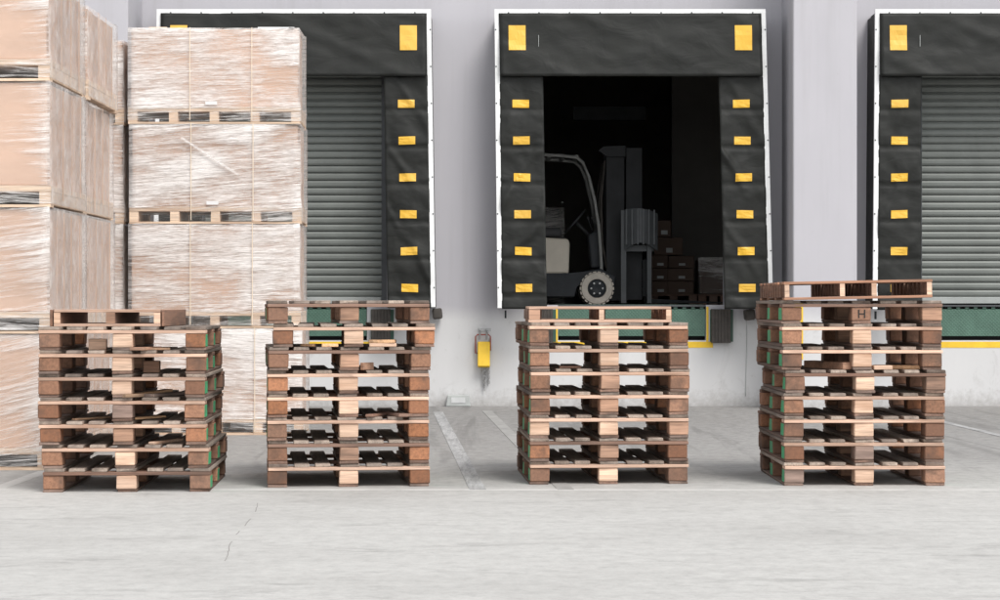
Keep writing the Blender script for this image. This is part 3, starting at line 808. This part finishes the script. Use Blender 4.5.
def boardmesh(kind, w_, l_, th, mat):
    k = (kind, w_, mat, rnd.randrange(5))
    if k not in meshes:
        m = MB(); m.box(-w_/2, w_/2, -l_/2, l_/2, 0, th-.0006)
        for v in m.bm.verts: v.co.x += rnd.uniform(-.005, .002)*(1 if v.co.x > 0 else -1); v.co.y += rnd.uniform(-.012, .002)*(1 if v.co.y > 0 else -1)
        m.bevel(.003); meshes[k] = m.mesh(kind, M[mat])
    return meshes[k]
DECKS = [(.0625, .12), (.205, .098), (.333, .098), (PW/2, .118), (PW-.333, .098), (PW-.205, .098), (PW-.0625, .12)]
def make_pallet(loc, rz, spec, greenside, stringer, lab, grp, zsc=1, pivot=PW/2, nomiss=False):
    t = empty('wooden_pallet', loc, rz); tag(t, lab, 'pallet', grp); t.scale = (1, 1, zsc)
    J = lambda a: rnd.uniform(-a, a)
    for i, (x0, x1) in enumerate(BX):
        link('bottom_board', boardmesh('bottom_board', .12, PD-.01, ZB, 'bott'), t, ((x0+x1)/2-pivot+J(.003), PD/2+J(.004), 0), (0, 0, R(J(.15))))
        for j, (y0, y1) in enumerate(BY):
            gsd = 0
            if i == 0 and j < 2 and greenside < 0: gsd = -1
            if i == 2 and j < 2 and greenside > 0: gsd = 1
            if abs(greenside) == 2 and i in (0, 2) and j < 2: gsd = -1 if i == 0 else 1
            o = link('block', blockmesh(x1-x0, gsd), t, ((x0+x1)/2-pivot+J(.003), (y0+y1)/2+J(.003)+.004, ZB), (0, 0, R(J(1.0))))
            c = spec[i] if j == 0 else rnd.choice('bbbo')
            if j == 1 and i == 1: c = rnd.choice('bbt')
            o.material_slots[0].link = 'OBJECT'; o.material_slots[0].material = M[c]
            if j == 0: front = o
            if j == 0 and i == 1: mid = o
    for j, (y0, y1) in enumerate(BY):
        k = ('string', stringer if j == 0 else 'stringb')
        if k not in meshes:
            m = MB(); m.box(-PW/2+.002, PW/2-.002, -.06, .06, 0, ZS-.0006).bevel(.0025); meshes[k] = m.mesh('stringer_board', M[k[1]])
        link('stringer_board', meshes[k], t, (PW/2-pivot+J(.004), (y0+y1)/2-(.010 if j == 0 else 0)+J(.002), ZB+ZK), (0, 0, R(J(.12))))
    for i, (x, w_) in enumerate(DECKS):
        link('deck_board', boardmesh('deck_board', w_, PD-.012, ZD, 'deck'), t, (x-pivot+J(.005), PD/2+.004+J(.010), ZB+ZK+ZS), (0, 0, R(J(.5))))
    return t, mid
ORD = ['bottom', 'second', 'third', 'fourth', 'fifth', 'sixth', 'seventh', 'eighth']
MN = {'p': 'pale', 't': 'tan', 'g': 'greyish pink', 'b': 'brown', 'o': 'orange brown'}
STK = {
 1: dict(px=(44, 209), Y=12.80, rot=2.7, zsc=.985, green=1, where='stack by the wrapped loads',
         rows=['bpb', 'bpb', 'oto', 'ogb', 'bpb', 'bpb', 'bpo'], dx=[0, -1.5, -3.5, -5, -5, -4.5, -4.5], sb=[0], extra=[0, -.8, .2, -.4, -.9, 0, .2]),
 2: dict(px=(267.3, 430.5), Y=13.16, rot=6.3, zsc=1, green=-2, where='stack left of the yellow wheel chock',
         rows=['bpo', 'bto', 'bpo', 'opo', 'opo', 'btb', 'opo', 'btb'], dx=[0, 0, -.5, -.5, 0, 1.2, 5, .5], sb=[1, 5, 7], extra=[0, 0, .2, 0, 0, .8, -1.2, .8]),
 3: dict(px=(528, 690.5), Y=13.36, rot=3.3, zsc=1.005, green=-1, where='stack below the forklift doorway',
         rows=['bpb', 'oto', 'ppt', 'btb', 'btb', 'bpb', 'bpo'], dx=[0, 0, 0, .5, 1.2, .5, 0], sb=[1], extra=[0, .2, -.2, .3, .1, -.4, .6]),
 4: dict(px=(785, 944), Y=13.25, rot=.2, zsc=1, green=-2, where='right stack under the reddish pallet',
         rows=['gpb', 'ogo', 'bpb', 'bpb', 'bpt', 'bpb', 'bpo', 'bbt'], dx=[0, 0, 0, 0, 1.2, -2, -2, -2.5], sb=[4, 7], extra=[0, .5, .7, .1, -.4, .6, .3, .6]),
}
def stack_pos(s, px, row, dy):
    """world point on the deck of a given row (1 = bottom pallet) at column px, dy behind the front edge"""
    S = STK[s]; Y = S['Y']+dy
    return Vector((PX(px, Y), Y, PH*S['zsc']*row))
for s, S in STK.items():
    cx = PX(sum(S['px'])/2, S['Y'])
    for r, spec in enumerate(S['rows']):
        n = len(S['rows'])
        pos = ORD[r] + ' from the ground' if r else 'bottom'
        lab = '%s pallet in the %s' % ((pos if r < n-1 else 'topmost full size').capitalize() if False else (ORD[r] if r < n-1 else 'topmost full size')+' wooden', S['where']) + (', counted from the ground' if 0 < r < n-1 else '')
        x = cx + S['dx'][r]*S['Y']/FPX
        t, mid = make_pallet((x, S['Y']+rnd.uniform(-.004, .006), r*PH*S['zsc']), R(S['rot']+S['extra'][r]), spec, S['green'],
                        'stringb' if r in S['sb'] else 'string', lab, 'pallets in the %s' % S['where'], S['zsc'])
        if s == 4 and r == n-1:
            cu = bpy.data.curves.new('stamp', 'FONT'); cu.body = 'H'; cu.size = .075; cu.extrude = .0006; cu.align_x = 'CENTER'
            to = bpy.data.objects.new('stamp', cu); COL.objects.link(to); bpy.context.view_layer.update()
            me = bpy.data.meshes.new_from_object(to.evaluated_get(bpy.context.evaluated_depsgraph_get())); bpy.data.objects.remove(to)
            me.materials.append(M['dark']); link('stamp', me, mid, (.0, -.0715, .016), (R(90), 0, 0))

# lighter pallets lying on three of the stacks
def light_pallet(loc, rz, wd, dp, h, posts, nb, lab, mat, side, tilt=0, ribs=True, endboard=False, roll=0):
    t = empty('light_pallet', loc); t.rotation_euler = (tilt, roll, rz); t.location.z += abs(math.sin(roll))*wd/2; tag(t, lab, 'pallet', 'lighter pallets on top of the stacks')
    bt = .016
    for (x, pw) in posts:
        m = MB(); m.box(x-pw/2, x+pw/2, .004, dp-.004, bt+.0005, h-bt-.0005)
        if ribs:
            k = 0; y = .10
            while y < dp-.1:
                m.box(x+pw/2+.0005, x+pw/2+.012, y, y+.06, bt+.002, h-bt-.002); m.box(x-pw/2-.012, x-pw/2-.0005, y, y+.06, bt+.002, h-bt-.002); y += .11
        m.build('stringer', [M[side]], t)
        MB().box(x-pw/2+.001, x+pw/2-.001, .0005, .0035, bt+.002, h-bt-.002).build('stringer_end', M['t' if pw > .04 else 'p'], t)
    bw = .095
    for k in range(nb):
        y = k*(dp-bw)/(nb-1)
        MB().box(-wd/2+rnd.uniform(-.004, .004), wd/2+rnd.uniform(-.004, .004), y, y+bw-.004, h-bt, h).bevel(.002).build('deck_board', M[mat], t)
    if endboard:
        for q in (-1, 1): MB().box(q*(wd/2+.015)-.008, q*(wd/2+.015)+.008, -.001, dp+.001, .0, h).bevel(.003).build('side_board', M['redy'], t)
    for k in range(4):
        y = k*(dp-bw)/3
        MB().box(-wd/2, wd/2, y, y+bw, 0, bt).bevel(.002).build('bottom_board', M[mat], t)
    return t
S = STK[1]; Y = S['Y']+.16
light_pallet((PX(107, Y), Y, 7*PH*S['zsc']+.0005), R(-1.0), .64, .8, .1, [(-.30, .04), (.02, .055), (.30, .04)], 8, 'small pale half pallet lying on the left stack by the wrapped loads', 'string', 'redy', ribs=False, endboard=True)
S = STK[3]; Y = S['Y']+.06
light_pallet((PX(600, Y), Y, 7*PH*S['zsc']+.0005), R(.4), .885, 1.1, .098, [(-.405, .07), (.01, .032), (.425, .032)], 8, 'light pale pine pallet on the stack below the forklift doorway', 'string', 'redy')
S = STK[4]; Y = S['Y']-.02
light_pallet((PX(858.5, Y), Y, 8*PH*S['zsc']+.0005), R(.6), .905, 1.15, .112, [(-.435, .03), (-.097, .032), (.097, .032), (.435, .032)], 9, 'reddish pine pallet with pale board ends on the right hand stack', 'red', 'redy', roll=R(-1.1))

# loose offcuts inside the stacks
def offcut(s, row, px, dy, size, rz, lab, mat='offc', tilt=0):
    p = stack_pos(s, px, row, dy)
    m = MB(); m.box(-size[0]/2, size[0]/2, -size[1]/2, size[1]/2, 0, size[2]).bevel(.003)
    dz = abs(math.sin(tilt))*size[1]/2*.98 + abs(0)
    o = m.build('wood_offcut', M[mat], None, (p.x, p.y, p.z+.0005+dz), (tilt, 0, rz)); tag(o, lab, 'wood offcut', 'loose offcuts in the stacks')
offcut(1, 6, 98, .20, (.105, .14, .065), R(8), 'pale square timber block in the top opening of the left stack', 'p')
offcut(1, 6, 146, .12, (.09, .3, .018), R(-12), 'thin brown board scrap in the top right opening of the left stack', 'tan' if 'tan' in M else 't')
offcut(1, 5, 152, .30, (.095, .14, .07), R(5), 'brown timber block in the second opening from the top of the left stack', 't')
offcut(1, 4, 150, .25, (.06, .38, .016), R(-28), 'orange broken board in the middle right opening of the left stack', 'offc', R(3))
offcut(1, 4, 166, .27, (.10, .42, .018), R(-24), 'weathered board lying askew in the middle right opening of the left stack', 'bott')
offcut(1, 3, 141, .25, (.05, .42, .014), R(-30), 'thin pale splinter board in the lower right opening of the left stack', 'offc')
offcut(1, 3, 92, .22, (.035, .3, .012), R(-35), 'orange wood splinter in the lower left opening of the left stack', 'offc')
offcut(2, 6, 383, .10, (.165, .10, .022), R(2), 'pale board end, lower of two, in the stack left of the wheel chock', 'p')
p = stack_pos(2, 382.5, 6, .10)
o = MB().box(-.08, .08, -.05, .05, 0, .02).bevel(.003).build('wood_offcut', M['offc'], None, (p.x, p.y, p.z+.0235), (0, 0, R(-3))); tag(o, 'orange pale board end, upper of two, in the stack left of the wheel chock', 'wood offcut', 'loose offcuts in the stacks')
offcut(2, 6, 308, .12, (.10, .025, .016), R(-32), 'thin orange stick in the stack left of the wheel chock', 'offc')
offcut(2, 5, 367, .08, (.03, .10, .045), R(-35), 'short wood stub beside the middle block, stack left of the wheel chock', 't')
offcut(2, 3, 395, .2, (.09, .4, .018), R(22), 'weathered board lying askew in the stack left of the wheel chock', 'bott')
offcut(4, 5, 829, .28, (.085, .48, .045), R(22), 'weathered timber beam poking out of the right hand stack', 't')
offcut(4, 5, 881, .08, (.115, .12, .026), R(4), 'short pale board end in the right hand stack', 'p')
offcut(4, 5, 906, .16, (.30, .05, .024), R(-14), 'long pale split board in the right hand stack', 'offc')

for a in ((1, 6, 160, .10, (.12, .02, .014), R(12), 'thin pale lath on the upper right deck of the left stack', 'offc'),
          (1, 4, 143, .10, (.03, .30, .02), R(-38), 'bright orange splinter beside the middle block of the left stack', 'offc'),
          (1, 2, 166, .20, (.04, .36, .016), R(-20), 'pale splinter low in the right side of the left stack', 'p'),
          (2, 6, 330, .03, (.10, .03, .02), R(6), 'short orange lath beside the middle block, left of the wheel chock stack', 'offc'),
          (2, 3, 378, .14, (.05, .30, .016), R(-18), 'grey brown broken lath low in the wheel chock stack', 'stringb'),
          (3, 5, 570, .10, (.14, .03, .015), R(9), 'small brown lath in the stack below the forklift doorway', 'stringb')):
    offcut(*a)
